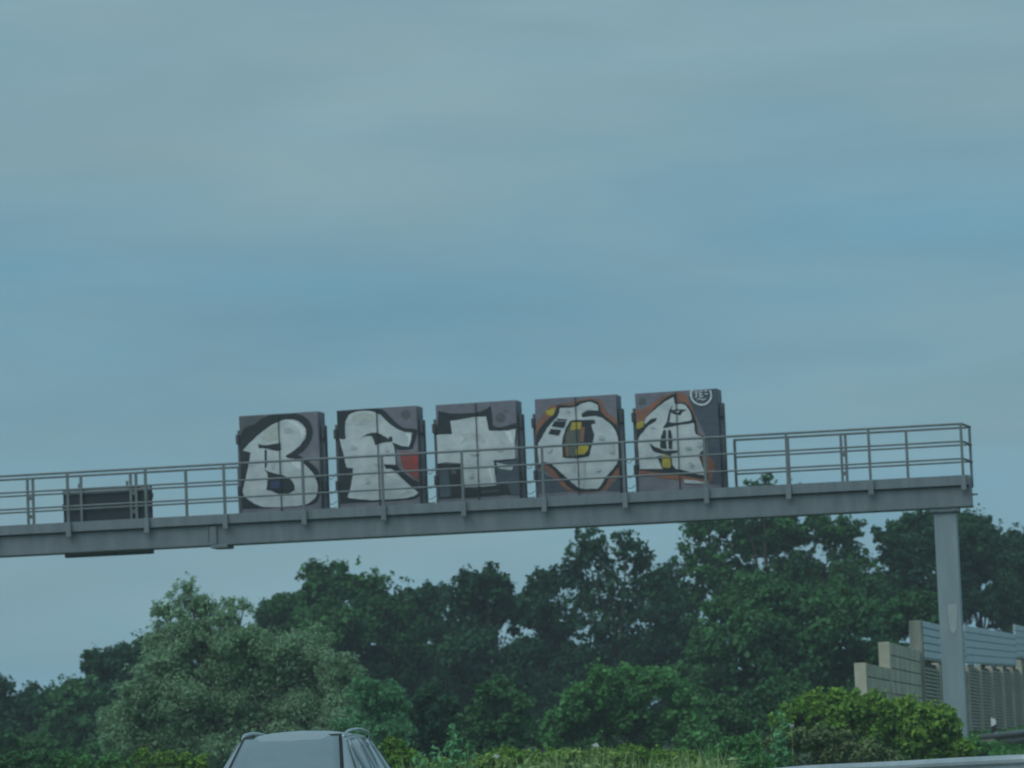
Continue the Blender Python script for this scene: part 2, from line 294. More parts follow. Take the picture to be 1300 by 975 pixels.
ART = [
 ([('mauve', [(560,78),(742,62),(744,420),(640,400),(560,440),(640,370),(700,270),(700,190),(650,110)]),
   ('grey', [(64,100),(280,88),(200,160),(66,280)]),
   ('dark', [(64,285),(64,908),(250,898),(400,892),(655,868),(730,800),(744,700),(735,600),(695,530),(600,460),(560,440),(640,370),(690,270),(690,190),(640,115),(560,78),(440,82),(300,97),(200,165)]),
   ('white', [(85,395),(160,320),(260,235),(330,185),(400,150),(480,128),(550,135),(605,170),(635,220),(630,280),(590,340),(530,395),(450,447),(480,466),(520,470),(580,490),(640,545),(690,610),(718,690),(715,760),(680,820),(600,870),(450,885),(250,885),(150,845),(85,790),(78,730),(100,650),(130,530),(155,415)]),
   ('palewhite', [(470,140),(550,148),(600,190),(622,240),(600,300),(585,230),(540,180)]), ('palewhite', [(500,480),(570,495),(600,540),(590,570),(540,540),(505,510)]),
   ('khaki', [(300,215),(390,170),(390,300),(300,320),(250,300)]), ('smudge', [(430,190),(520,200),(540,235),(450,250)]),
   ('dark', [(220,340),(290,350),(415,330),(420,390),(380,402),(300,380),(225,375)]), ('dark', [(275,390),(295,392),(290,530),(272,560)]),
   ('dark', [(270,560),(330,590),(420,610),(490,650),(520,700),(520,740),(460,775),(390,775),(320,745),(280,740),(290,680),(295,610)]),
   ('blue', [(315,670),(370,660),(410,668),(412,712),(360,728),(318,722)])], 62, 95),
 ([('mauve', [(440,78),(742,62),(744,262),(640,262),(560,200),(500,130)]), ('grey', disc(650,135,42)),
   ('dark', [(64,102),(200,92),(420,80),(500,130),(560,200),(640,250),(742,262),(742,290),(730,340),(700,430),(600,440),(560,430),(560,560),(600,620),(690,690),(742,715),(744,830),(690,865),(500,880),(330,890),(64,906)]),
   ('white', [(190,120),(300,98),(390,115),(450,150),(530,230),(620,280),(700,290),(680,380),(665,415),(600,400),(525,372),(545,440),(552,570),(458,560),(462,600),(520,610),(600,690),(730,810),(690,840),(560,862),(330,872),(150,855),(130,840),(165,740),(185,600),(130,590),(110,490),(80,345),(130,345),(130,230),(150,160)]),
   ('palewhite', [(640,300),(690,300),(672,385),(655,395),(665,340)]), ('palewhite', [(465,610),(515,620),(590,705),(470,660)]), ('khaki', [(190,140),(300,120),(380,130),(370,190),(200,210)]),
   ('smudge', [(180,170),(250,190),(300,215),(220,225)]), ('smudge', [(560,830),(640,790),(690,800),(640,830)]),
   ('dark', [(255,340),(320,300),(400,290),(460,320),(500,345),(505,322),(530,325),(530,365),(450,375),(380,398),(365,340),(350,315),(300,320)]),
   ('dark', [(450,562),(560,578),(560,602),(455,584)]),
   ('red', [(590,460),(742,455),(744,620),(735,700),(680,660),(610,590)]), ('redbright', [(690,490),(735,490),(735,560),(695,565)])], 62, 95),
 ([('mauve', [(66,102),(742,60),(744,300),(520,300),(400,200),(66,220)]), ('grey', disc(612,205,42)), ('grey', disc(655,155,12)),
   ('dark', [(85,142),(150,160),(250,170),(400,160),(470,140),(535,103),(545,270),(600,290),(742,250),(742,300),(640,322),(510,322),(490,200),(380,205),(190,235),(197,345),(64,350),(64,300),(80,230)]),
   ('white', [(66,352),(195,347),(187,232),(300,215),(400,198),(490,195),(505,317),(640,318),(735,305),(720,440),(718,560),(540,575),(548,790),(290,805),(262,600),(150,590),(66,598)]),
   ('smudge', [(255,345),(410,345),(480,400),(470,430),(330,400),(250,450),(300,380)]), ('smudge', [(570,360),(600,370),(650,450),(600,420)]), ('palewhite', [(640,325),(690,320),(712,420),(690,430)]),
   ('palewhite', [(480,620),(510,618),(540,780),(520,780)]), ('dark', [(735,305),(744,320),(728,440),(720,430)]), ('smudge', [(672,450),(680,450),(682,520),(672,520)]),
   ('dark', [(64,600),(262,604),(275,890),(64,905)]), ('slate', [(75,640),(150,638),(168,880),(75,892)]), ('olive', [(180,650),(215,648),(215,690),(180,690)]),
   ('slate', [(545,580),(742,560),(742,865),(640,868),(655,800),(556,762)]), ('dark', [(540,572),(742,562),(742,572),(555,590),(562,700),(548,700)]), ('smudge', [(560,590),(600,600),(700,625),(690,660),(580,645)]),
   ('dark', [(275,812),(400,805),(540,788),(640,765),(670,860),(480,878),(275,892)]), ('slate', [(420,840),(560,825),(580,835),(430,855)])], 62, 92),
 ([('mauve', [(54,92),(742,56),(744,300),(54,330)]), ('slate', [(54,700),(200,780),(330,880),(54,900)]), ('slate', [(742,690),(742,880),(620,880),(700,790)]),
   ('orange', [(56,330),(150,190),(200,140),(330,125),(500,85),(610,98),(660,210),(742,310),(742,700),(690,790),(600,875),(330,885),(200,780),(110,700),(56,690)]),
   ('yellow', [(145,190),(200,170),(240,170),(240,215),(200,235),(150,222)]),
   ('dark', [(56,400),(150,270),(210,220),(232,160),(260,140),(370,145),(430,110),(520,95),(590,120),(605,190),(640,240),(700,290),(742,355),(742,630),(715,690),(650,770),(600,850),(540,880),(400,885),(330,865),(250,780),(180,690),(120,650),(56,690)]),
   ('white', [(65,490),(90,440),(150,340),(220,260),(250,220),(265,165),(380,160),(450,130),(520,115),(580,140),(585,200),(560,235),(620,260),(690,320),(730,400),(741,500),(738,590),(700,670),(620,760),(560,850),(500,860),(400,855),(330,800),(240,710),(170,650),(110,630),(65,650)]),
   ('dark', [(440,215),(480,190),(580,190),(605,235),(540,238),(450,250)]), ('smudge', [(440,180),(540,170),(480,195),(440,220)]),
   ('dark', [(268,590),(270,480),(290,380),(330,300),(370,272),(550,268),(556,300),(520,310),(540,400),(520,480),(490,580),(380,600)]),
   ('olive', [(300,570),(300,420),(330,340),(370,290),(440,300),(430,400),(420,480),(370,585)]), ('orange', [(435,330),(465,330),(450,460),(425,460)]), ('orange', [(290,470),(305,470),(320,580),(300,585)]),
   ('yellow', [(360,288),(438,288),(432,345),(350,358),(345,340)]), ('yellow', [(385,520),(430,485),(490,488),(480,530),(450,560),(385,572)]),
   ('dark', [(235,258),(320,264),(318,276),(235,274)]), ('dark', [(188,322),(215,278),(312,284),(290,337)]), ('dark', [(158,387),(180,346),(267,356),(245,402)]),
   ('smudge', [(335,640),(375,640),(370,720),(340,700)]), ('smudge', [(420,600),(460,600),(440,850),(418,850)]), ('smudge', [(660,480),(705,470),(700,560),(665,550)])], 52, 89),
 ([('mauve', [(60,94),(500,66),(500,180),(60,240)]), ('grey', [(90,130),(150,130),(150,190),(85,190)]), ('slate', [(500,120),(690,55),(740,52),(740,870),(640,870),(640,500),(560,300)]),
   ('orange', [(60,235),(160,210),(280,120),(400,94),(470,100),(520,190),(555,290),(575,430),(632,470),(630,600),(700,690),(690,750),(655,850),(480,850),(200,810),(60,800)]),
   ('dark', [(60,460),(60,385),(130,320),(200,230),(300,140),(380,100),(403,105),(408,170),(475,175),(525,240),(555,330),(567,440),(632,470),(630,600),(590,620),(600,700),(635,780),(635,830),(540,820),(400,790),(300,775),(60,748)]),
   ('white', [(72,490),(130,410),(132,320),(200,250),(300,170),(380,125),(388,182),(460,187),(500,230),(522,300),(512,340),(540,350),(548,440),(605,475),(608,570),(570,620),(585,700),(622,790),(560,785),(420,748),(340,738),(180,740),(75,738)]),
   ('dark', [(130,360),(180,315),(235,300),(225,330),(150,380),(66,470),(66,400)]), ('smudge', [(285,195),(350,170),(335,200),(285,228)]),
   ('dark', [(280,390),(318,330),(330,270),(370,185),(345,290),(335,340),(400,345),(510,325),(530,312),(522,348),(400,368),(350,380)]),
   ('dark', [(335,228),(370,236),(400,228),(482,234),(450,256),(430,280),(400,276),(360,262)]), ('white', [(385,246),(425,240),(410,262)]),
   ('dark', [(285,405),(303,405),(303,568),(250,560),(260,480)]), ('dark', [(322,405),(342,405),(352,470),(350,570),(322,568)]),
   ('dark', [(163,522),(230,560),(300,584),(395,578),(380,600),(300,610),(200,590)]),
   ('dark', [(220,630),(340,612),(345,700),(375,742),(262,737)]), ('yellow', [(262,625),(325,622),(335,700),(320,732),(262,727)]), ('yellow', [(66,345),(125,325),(120,380),(66,402)]),
   ('orange', [(655,680),(700,690),(690,720),(660,715)]), ('smudge', [(435,828),(520,838),(620,855),(600,866),(440,860)]), ('smudge', [(560,500),(600,520),(590,560),(560,545)]),
   ('palewhite', stroke([(610 + 84 * math.cos(math.radians(a)), 108 + 84 * math.sin(math.radians(a))) for a in range(-28, 211, 14)], 13)),
   ('palewhite', stroke([(560,80),(575,80),(572,125),(556,128)], 9)), ('palewhite', stroke([(625,76),(596,78),(598,122),(628,118)], 9)), ('palewhite', stroke([(598,100),(622,98)], 8)),
   ('palewhite', stroke([(640,74),(662,74)], 8)), ('palewhite', stroke([(640,100),(668,100)], 8)), ('palewhite', stroke([(575,150),(600,140),(625,150),(650,138)], 8))], 57, 92),
]
WORDS = ['B', 'E', 'T', 'O', 'E']
LAB = ['grey sign cabinet painted with a white letter B around a small blue centre',
       'grey sign cabinet painted with a white letter E and a red patch at its right',
       'grey sign cabinet painted with a blocky white letter T, middle one of the row',
       'sign cabinet painted with a round white O, orange rim and yellow dabs in its hole',
       'sign cabinet with slim white letter, yellow foot and round white tag in its corner']
CW, CD = 1.775, .52
XA = Matrix.Rotation(-TH, 4, 'Z')
def gpt(u, v_, w): return GO + (XA @ Vector((u, v_, 0))).to_3d() + Vector((0, 0, w))
CTOP = 9.53; CBOT = 7.30
GRIME = [[(150,520,30,14),(560,760,50,14),(340,520,18,40)], [(200,420,40,16),(300,700,26,30),(480,430,20,30),(400,560,30,12)], [(150,480,30,24),(380,520,50,12),(600,480,26,14),(350,700,20,26)], [(160,520,24,30),(600,420,30,18),(560,700,26,16),(330,190,20,12)], [(150,620,26,20),(480,560,30,14),(200,380,26,10),(500,700,22,22)]]
for gi, gl in enumerate(GRIME):
    for (x, y, a, b_) in gl: ART[gi][0].append(('smudge', [(x + a * math.cos(6.2832 * k / 9) * random.uniform(.6, 1.2), y + b_ * math.sin(6.2832 * k / 9) * random.uniform(.6, 1.2)) for k in range(9)]))
for i, (art, X0, Y0) in enumerate(ART):
    uL = -15.03 + 2.146 * i
    o = gpt(uL, .32, CBOT)
    C = empty('sign_cabinet', o, -TH - math.radians(4), label=LAB[i], cat='sign cabinet', group='painted sign cabinets on the gantry')
    H = CTOP - CBOT
    b = MB(); b.box(0, CW, .02, CD, 0, H, c=.018); body = b.build('body', CAB, C)
    for k in (0, 1):
        b = MB(); x0 = .012 if k == 0 else CW / 2 + .008; b.box(x0, x0 + CW / 2 - .02, 0, .0195, .03, H - .03, c=.003); b.build('door', CAB, C)
    for sx in (-1, 1):
        b = MB(); x = -.083 if sx < 0 else CW + .004; ww = .079 if sx < 0 else .085; b.box(x, x + ww, .12, .34, 0, H - .30, c=.005)
        
        b.build('mounting_rail', CABR, C)
        for hz in (H - .60, .52):
            b = MB(); xx = CW + .035 if sx > 0 else -.10; b.box(xx, xx + .075, .04, .20, hz, hz + .20, c=.008); b.build('hinge', CABD, C)
    # spray paint, traced in photograph proportions onto the doors
    gb = MB(); kx = (CW - .005) / 683.0; kz = 1 / (6.773 * 59.6)
    for j, (cn, P) in enumerate(art):
        P = smoothpoly(P, 4) if len(P) > 4 else P
        ja = 2.6 if len(P) > 4 else 1.0
        P = [(X + random.uniform(-ja, ja), Y + random.uniform(-ja, ja)) for X, Y in P]
        Q = []
        for X, Y in P:
            x = (X - X0) * kx; yt = Y0 - (X - X0) * .0585
            zz = H - (Y - yt) * kz
            Q.append(Vector((min(max(x, .004), CW - .004), -.0025 - .0012 * j, min(max(zz, .02), H - .004))))
        tri = tessellate_polygon([Q]); gb.add(Q, [tuple(t) for t in tri], PN.index(cn))
    me_o = gb.build('graffiti', [PC[n] for n in PN], C)
    b = MB(); b.box(CW / 2 - .006, CW / 2 + .006, -.045, -.002, .05, H - .02); b.build('door_gap_strip', CABD, C)
    if i < 4:
        for k, (w, sag) in enumerate(((8.20, .13), (7.86, .10), (7.60, .07), (7.47, .02))):
            u0, u1 = uL + CW + .07, uL + 2.146 - .085
            pts = [gpt(u0 + (u1 - u0) * t, .42, w - sag * 4 * t * (1 - t)) for t in np.linspace(0, 1, 9)]
            c = MB(); c.tube([p - pts[0] for p in pts], .007, 6); cb = c.build('cable', RUBBER); cb.location = pts[0]
            rowname = ['topmost', 'second', 'third', 'lowest'][k]; gapn = [('B', 'E with red'), ('E with red', 'T'), ('T', 'O'), ('O', 'slim letter')][i]
            tag(cb, '%s thin black cable sagging between cabinets painted %s and %s' % (rowname, gapn[0], gapn[1]), 'cable', 'cables slung between the cabinets')

# ------------------------------------------------------------------ dark housing on the far side of the walkway
B = empty('sensor_housing', gpt(-19.15, .95, 6.71), -TH, label='dark flat box behind the railing at the left of the gantry', cat='equipment box')
b = MB(); b.box(0, 1.96, 0, .16, 0, 1.47, c=.015); b.build('body', DARKBOX, B)
b = MB(); b.box(.0, 1.96, -.012, -.001, 1.36, 1.462); b.build('frame', STEEL, B); b = MB(); b.box(0, 1.96, -.012, -.001, .02, .10); b.build('frame', STEEL, B)
for x, zz in ((-.03, 1.05), (1.96, 1.2)):
    b = MB(); b.box(x, x + .03, .03, .12, zz, zz + .12, c=.004); b.build('side_latch', CABD, B)
for x in (.35, 1.42):
    b = MB(); b.box(x, x + .06, -.03, -.013, 1.35, 1.60, c=.004); b.build('hanger', RAILM, B)

# ------------------------------------------------------------------ noise barrier
wd = Vector((.179, .984, 0)).normalized(); wn = Vector((wd.y, -wd.x, 0))     # face looks to +wn
WO = at(1163, 837, 100); WO.z = 0
WRZ = math.atan2(wd.y, wd.x)
NB = empty('noise_barrier', (WO.x, WO.y, gz(WO.x, WO.y)), WRZ, label='roadside noise wall of concrete pillars, metal cladding and lamella panels stepping up behind the column', cat='noise barrier')
gb0 = gz(WO.x, WO.y); wz = lambda w: w - gb0
def bay_blocks(s0, s1, top, low, pil=True):
    # local x runs along the wall, local -y is the side that faces the road
    if pil:
        b = MB(); b.box(s0, s0 + .32, -.15, .10, wz(low - 1), wz(top + .0), c=.012); b.build('pillar', CONC, NB)
    n = 5; h = .29; k = 0; w = top - .01
    pn = MB()
    while w > low:
        pn.box(s0 + .33, s1, -.14, .06, wz(w - h + .02), wz(w), c=.012); w -= h
    pn.build('concrete_panel', CONC, NB)
bay_blocks(-14.2, -8.6, 3.64, 1.4)
bay_blocks(-8.6, -.42, 4.22, 1.4)
b = MB(); b.box(-.40, -.02, -.205, .10, wz(.9), wz(4.95), c=.015); b.build('pillar', CONCD, NB)
BAY = 5.0
segs = [(0, 14.0, 4.95, 4.02, .010), (14.0, 37, 5.25, 4.20, .0165), (37, 55, 5.95, 4.85, .016), (55, 80, 6.5, 5.4, .015)]
for s0, s1, top, bot, kt in segs:
    b = MB(); n = 5; h = (top - bot) / n
    for k in range(n):
        w0 = bot + k * h
        b.box(s0 + .01, s1 - .01, -.20, -.13, wz(w0 + .03), wz(w0 + h), c=.012); b.box(s0 + .02, s1 - .02, -.15, -.10, wz(w0 - .005), wz(w0 + .035))
    b.v = [(x, y, q + kt * (x - s0)) for x, y, q in b.v]; b.build('cladding_panel', ALU, NB)
s = 0.1; kk = 0
while s < 78:
    topw = [q[3] + q[4] * (s - q[0]) for q in segs if q[0] <= s + .01 and s < q[1]][-1] - .03
    ground = gz(0, WO.y + s * .984)
    b = MB(); b.box(s, s + .20, -.165, .05, wz(ground - .5), wz(topw - .01), c=.006); b.build('steel_post', CONC, NB)
    b = MB(); w = ground - .2
    b.box(s + .15, s + BAY - .02, -.06, .0, wz(ground - .3), wz(topw - .02), 1)
    while w < topw - .12:
        b.box(s + .15, s + BAY - .02, -.12, -.055, wz(w), wz(w + .058), 0); w += .095
    b.build('lamella_panel', [LOUV, LOUVB], NB)
    s += BAY; kk += 1

# ------------------------------------------------------------------ guard rails
def guardrail(name, pts, m, label, h=.75, step=2.0, zs=None):
    P = catmull(pts, 6); o = P[0].copy(); R = empty(name, o, 0, label=label, cat='guard rail')
    prof = [(.0, -.31), (.045, -.29), (.08, -.25), (.08, -.21), (.02, -.175), (.02, -.135), (.08, -.10), (.08, -.06), (.045, -.02), (.0, .0)]
    vs = []; n = len(prof)
    for i, p in enumerate(P):
        t = (P[min(i + 1, len(P) - 1)] - P[max(i - 1, 0)]); t.z = 0; t.normalize(); nn = Vector((t.y, -t.x, 0))
        for a, zz in prof: q = p - o + nn * a; vs.append((q.x, q.y, q.z + zz))
    # second skin so that the sheet has a thickness
    vs2 = []
    for i, p in enumerate(P):
        t = (P[min(i + 1, len(P) - 1)] - P[max(i - 1, 0)]); t.z = 0; t.normalize(); nn = Vector((t.y, -t.x, 0))
        for a, zz in prof: q = p - o + nn * (a - .012); vs2.append((q.x, q.y, q.z + zz))
    b = MB(); fs = [(i * n + k, i * n + k + 1, (i + 1) * n + k + 1, (i + 1) * n + k) for i in range(len(P) - 1) for k in range(n - 1)]
    b.add(vs, fs); b.add(vs2, [x[::-1] for x in fs])
    N_ = len(vs); 
    b.f += [(i * n, (i + 1) * n, N_ + (i + 1) * n, N_ + i * n) for i in range(len(P) - 1)] + [(i * n + n - 1, (i + 1) * n + n - 1, N_ + (i + 1) * n + n - 1, N_ + i * n + n - 1) for i in range(len(P) - 1)]; b.m += [0] * (2 * len(P) - 2)
    b.build('beam', m, R, smooth=False)
    acc = 0; last = P[0]
    for p in P:
        acc += (p - last).length; last = p
        if acc >= step:
            acc = 0; q = p - o; g0 = gz(p.x, p.y) - o.z; b = MB(); b.box(q.x - .05, q.x + .05, q.y - .03, q.y + .03, g0 - .4, q.z - .05); b.build('post', m, R)
    return R
a1, a2 = at(1000, 973.5, 58), at(1300, 957.5, 53)
left = [(-2.9, -10, .75), (-2.9, 10, .76), (-1.9, 26, .85), (-.2, 40, 1.05), (1.2, 50, 1.35)]
right = [(a2.x + 5, 51.5, a2.z + .02), (22, 51.5, 1.5), (40, 50.5, 1.4)]
mid = [tuple(a1 + (a2 - a1) * t) for t in (0, .5, 1)]
pts = left + [(2.4, 56.3, a1.z - .10)] + mid + right
guardrail('guard_rail', [Vector(p) for p in pts], GALV, 'pale galvanised guard rail crossing the bottom right corner', h=.75, step=3.5)
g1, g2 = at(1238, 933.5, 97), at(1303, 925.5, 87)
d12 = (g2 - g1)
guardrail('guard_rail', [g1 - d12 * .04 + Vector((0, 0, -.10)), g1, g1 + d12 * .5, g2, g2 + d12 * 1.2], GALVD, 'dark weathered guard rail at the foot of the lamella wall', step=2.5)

# delineator post
dp = at(1262, 930, 99.5); D = empty('delineator_post', (dp.x, dp.y, gz(dp.x, dp.y)), math.radians(-8), label='white roadside marker post with slanted black band behind the dark guard rail', cat='marker post')
hh = at(1262, 911, 99.5).z - gz(dp.x, dp.y)
WHITE = mat('marker plastic', (.8, .82, .82), (.7, .72, .72), 5, .5); BLACK = mat('marker band', (.02, .02, .022), None, 5, .5)
b = MB(); b.add([(-.06, -.03, -.2), (.06, -.03, -.2), (.05, .06, -.2), (-.05, .06, -.2), (-.06, -.03, hh), (.06, -.03, hh - .05), (.05, .06, hh - .05), (-.05, .06, hh)], [(0, 1, 5, 4), (1, 2, 6, 5), (2, 3, 7, 6), (3, 0, 4, 7), (4, 5, 6, 7), (3, 2, 1, 0)])
b.build('body', WHITE, D)
b = MB(); b.add([(-.062, -.034, hh - .40), (.062, -.034, hh - .34), (.062, -.034, hh - .16), (-.062, -.034, hh - .22), (-.062, -.031, hh - .40), (.062, -.031, hh - .34), (.062, -.031, hh - .16), (-.062, -.031, hh - .22)], [(0, 1, 2, 3), (4, 5, 6, 7), (0, 1, 5, 4), (2, 3, 7, 6)])
b.build('black_band', BLACK, D)
# gravel pad
gp = at(1262, 946, 92); pts = []
b = MB(); ring = [(gp.x + 1.7 * math.cos(a) * (1 + .12 * math.sin(3 * a)), gp.y + 5.0 * math.sin(a)) for a in np.linspace(0, 2 * math.pi, 28, endpoint=False)]
top = []
for rr_, hz_ in ((1, -.05), (.8, .12), (.4, .22), (.0, .24)):
    top += [(gp.x + (x - gp.x) * rr_, gp.y + (y - gp.y) * rr_, gz(x, y) + hz_) for x, y in ring]
b.add(top, [(k * 28 + i, k * 28 + (i + 1) % 28, (k + 1) * 28 + (i + 1) % 28, (k + 1) * 28 + i) for k in range(3) for i in range(28)])
tag(b.build('gravel_patch', GRAVEL, smooth=True), kind='structure')

# ------------------------------------------------------------------ car
BODY = mat('car paint', (.38, .43, .45), (.37, .42, .44), 2, .25, .4); GLASS = mat('car glass', (.16, .21, .225), (.135, .18, .195), 2, .05, spec=1.0)
GLASS.node_tree.nodes['Principled BSDF'].inputs['IOR'].default_value = 1.95
CHROME = mat('roof rail metal', (.55, .60, .62), (.5, .55, .57), 3, .25, .8); TYRE = mat('tyre', (.02, .02, .02), None, 8, .85); LENS = mat('lamp lens', (.6, .64, .66), None, 3, .1)
TRIM = mat('black trim', (.02, .022, .024), None, 6, .6)
CARY = 44.0
cp = at(377, 940, CARY); CX, CYY = cp.x, CARY
croof = at(380, 928.5, CARY).z; cg = gz(CX, CYY) + .03; RH = croof - cg
# local: +y towards the nose, z up.  rows: sill, lower, waist, belt, roof edge, roof quarter, centre
ST = [  # y, half width at waist, belt z, roof-edge half width, roof-edge z, centre z
 (2.28, .62, .62, .45, .66, .68), (2.12, .82, .74, .62, .80, .82), (1.60, .90, .88, .72, .96, .99), (1.16, .92, .95, .74, 1.02, 1.07),
 (.30, .93, .99, .585, 1.0 * RH - .075, RH - .015), (-.35, .93, 1.0, .60, RH - .045, RH + .012), (-1.25, .92, 1.01, .59, RH - .06, RH), (-1.92, .90, 1.03, .56, RH - .12, RH - .06),
 (-2.16, .88, 1.03, .62, 1.10, 1.12), (-2.26, .80, .80, .6, .84, .85)]
def sect(y, w, bz, rw, rz, cz):
    q = (rw, rz); mid = (rw * .55, rz + (cz - rz) * .75)
    return [(w * .93, .24), (w * .99, .42), (w, .66 if bz > .7 else bz * .8), (w * .985, bz), q, mid, (0, cz)]
def ring(s):
    h = sect(*s); return [Vector((x, s[0], zz)) for x, zz in h] + [Vector((-x, s[0], zz)) for x, zz in h[-2::-1]]
rings = [ring(s) for s in ST]; nr = len(rings[0])
CAR = empty('car', (CX, CYY, cg), math.pi - math.radians(6), label='grey estate car with raised roof rails driving towards us at the bottom left', cat='car')
b = MB(); vs = [p for r in rings for p in r]
fs = [(i * nr + k, i * nr + k + 1, (i + 1) * nr + k + 1, (i + 1) * nr + k) for i in range(len(rings) - 1) for k in range(nr - 1)]
fs += [tuple(range(nr)), tuple((len(rings) - 1) * nr + k for k in range(nr))[::-1]] + [(i * nr, (i + 1) * nr, (i + 1) * nr + nr - 1, i * nr + nr - 1) for i in range(len(rings) - 1)]
b.add(vs, fs); bo = b.build('body', BODY, CAR, smooth=True); CAR.scale = (.95, 1, 1)
md = bo.modifiers.new('bevel', 'BEVEL'); md.width = .05; md.segments = 3; md.limit_method = 'ANGLE'; md.angle_limit = math.radians(18)
def bil(A, B_, C_, D_, s, t): return (A * (1 - s) + B_ * s) * (1 - t) + (D_ * (1 - s) + C_ * s) * t
def patch(name, A, B_, C_, D_, m, off, n=6, ins=(.0, .0), bulge=0., round_=0.):
    nrm = (B_ - A).cross(D_ - A).normalized()
    if nrm.dot((A + B_ + C_ + D_) / 4 - Vector((0, -.3, .7))) < 0: nrm = -nrm
    vs = []
    for j in range(n + 1):
        for i in range(n + 1):
            s, t = i / n, j / n
            s2 = ins[0] + (1 - 2 * ins[0]) * s; t2 = ins[1] + (1 - 2 * ins[1]) * t
            if round_:
                e = abs(2 * s - 1) ** 5; t2 = .5 + (t2 - .5) * (1 - round_ * e)
            vs.append(bil(A, B_, C_, D_, s2, t2) + nrm * (off + bulge * (1 - (2 * s - 1) ** 2) * (1 - (2 * t - 1) ** 2)))
    m1 = len(vs); fs = [(j * (n + 1) + i, j * (n + 1) + i + 1, (j + 1) * (n + 1) + i + 1, (j + 1) * (n + 1) + i) for j in range(n) for i in range(n)]
    bb = MB(); bb.add(vs, fs); o_ = bb.build(name, m, CAR, smooth=True); sm = o_.modifiers.new('solid', 'SOLIDIFY'); sm.thickness = .012; sm.offset = 0; return o_
c0, c1, c2, c3, c4 = rings[3], rings[4], rings[5], rings[6], rings[7]
patch('windscreen_seal', c0[nr - 5], c0[4], c1[4], c1[nr - 5], TRIM, .010, 12, (.02, -.03), .055)
patch('windscreen', c0[nr - 5], c0[4], c1[4], c1[nr - 5], GLASS, .022, 12, (.05, .03), .055)
patch('rear_window', rings[7][4], rings[7][nr - 5], rings[8][nr - 5], rings[8][4], GLASS, .012, 8, (.08, .1), .03)
for sd_ in (1, -1):
    ix = (3, 4) if sd_ > 0 else (nr - 4, nr - 5)
    # front quarter glass, front door glass, rear door glass, rear quarter glass
    def P(r_, k): return r_[k]
    A0 = c0[ix[0]]; 
    tri = [bil(c0[ix[0]], c1[ix[0]], c1[ix[1]], c0[ix[1]], s_, t_) for s_, t_ in ((.30, .04), (.96, .04), (.97, .92), (.62, .55))]
    patch('quarter_window', *tri, GLASS, .012, 3, (.02, .02))
    patch('side_window', c1[ix[0]], c2[ix[0]], c2[ix[1]], c1[ix[1]], GLASS, .014, 5, (.02, .07), .01)
    w2 = [bil(c2[ix[0]], c3[ix[0]], c3[ix[1]], c2[ix[1]], s_, t_) for s_, t_ in ((.03, 0), (.98, 0), (.98, 1), (.03, 1))]
    patch('side_window', *w2, GLASS, .014, 5, (.02, .07), .01)
    w3 = [bil(c3[ix[0]], c4[ix[0]], c4[ix[1]], c3[ix[1]], s_, t_) for s_, t_ in ((.08, 0), (.92, 0), (.80, 1), (.08, 1))]
    patch('side_window', *w3, GLASS, .014, 5, (.02, .09), .01)
    # roof rail
    x = sd_
    pts = [(.565 * x, .26, RH - .085), (.585 * x, .12, RH - .035), (.59 * x, -.10, RH - .012), (.595 * x, -.7, RH + .006), (.59 * x, -1.3, RH - .014), (.58 * x, -1.62, RH - .05), (.565 * x, -1.80, RH - .115)]
    b = MB(); b.tube(catmull(pts, 5), .018, 10); b.build('roof_rail', CHROME, CAR, smooth=True)
    # mirror
    b = MB(); b.box(x * .95, x * 1.14, .62, .74, .98, 1.12, c=.035); b.box(x * .90, x * .97, .66, .71, .98, 1.02); b.build('mirror', BODY, CAR)
    # lamps
    b = MB(); b.box(min(x * .50, x * .78), max(x * .50, x * .78), 2.06, 2.22, .62, .76, c=.03); b.build('headlight', LENS, CAR)
    b = MB(); b.box(min(x * .66, x * .86), max(x * .66, x * .86), -2.27, -2.14, .78, 1.02, c=.02); b.build('tail_light', mat('tail lens', (.35, .01, .01), None, 4, .2), CAR)
    for yy in (1.42, -1.38):
        cx_ = x * .82
        wl = MB(); wl.tube([(cx_ - .11, yy, .32), (cx_ - .09, yy, .32), (cx_ + .09, yy, .32), (cx_ + .11, yy, .32)], [.29, .325, .325, .29], 28); wo = wl.build('wheel', TYRE, CAR, smooth=False)
        rm = MB(); rm.tube([(x * .925, yy, .32), (x * .938, yy, .32)], [.20, .17], 20); 
        for k in range(5):
            a = k * 1.2566; rm.box(min(x * .93, x * .945), max(x * .93, x * .945), yy - .02, yy + .02, .32, .33); rm.tube([(x * .94, yy, .32), (x * .94, yy + .19 * math.cos(a), .32 + .19 * math.sin(a))], .022, 6)
        rm.build('rim', CHROME, wo)
b = MB(); b.box(-.42, .42, 2.20, 2.30, .48, .62, c=.02); b.build('grille', TRIM, CAR)
b = MB(); b.box(-.80, .80, 2.10, 2.31, .26, .42, c=.05); b.build('bumper', BODY, CAR)
b = MB(); b.box(-.26, .26, 2.312, 2.322, .36, .47); b.build('number_plate', WHITE, CAR)
b = MB(); b.tube([(-.5, 1.16, 1.075), (-.1, .98, 1.17)], .009, 6); b.tube([(.1, 1.16, 1.075), (.5, .98, 1.17)], .009, 6); b.build('wipers', TRIM, CAR)

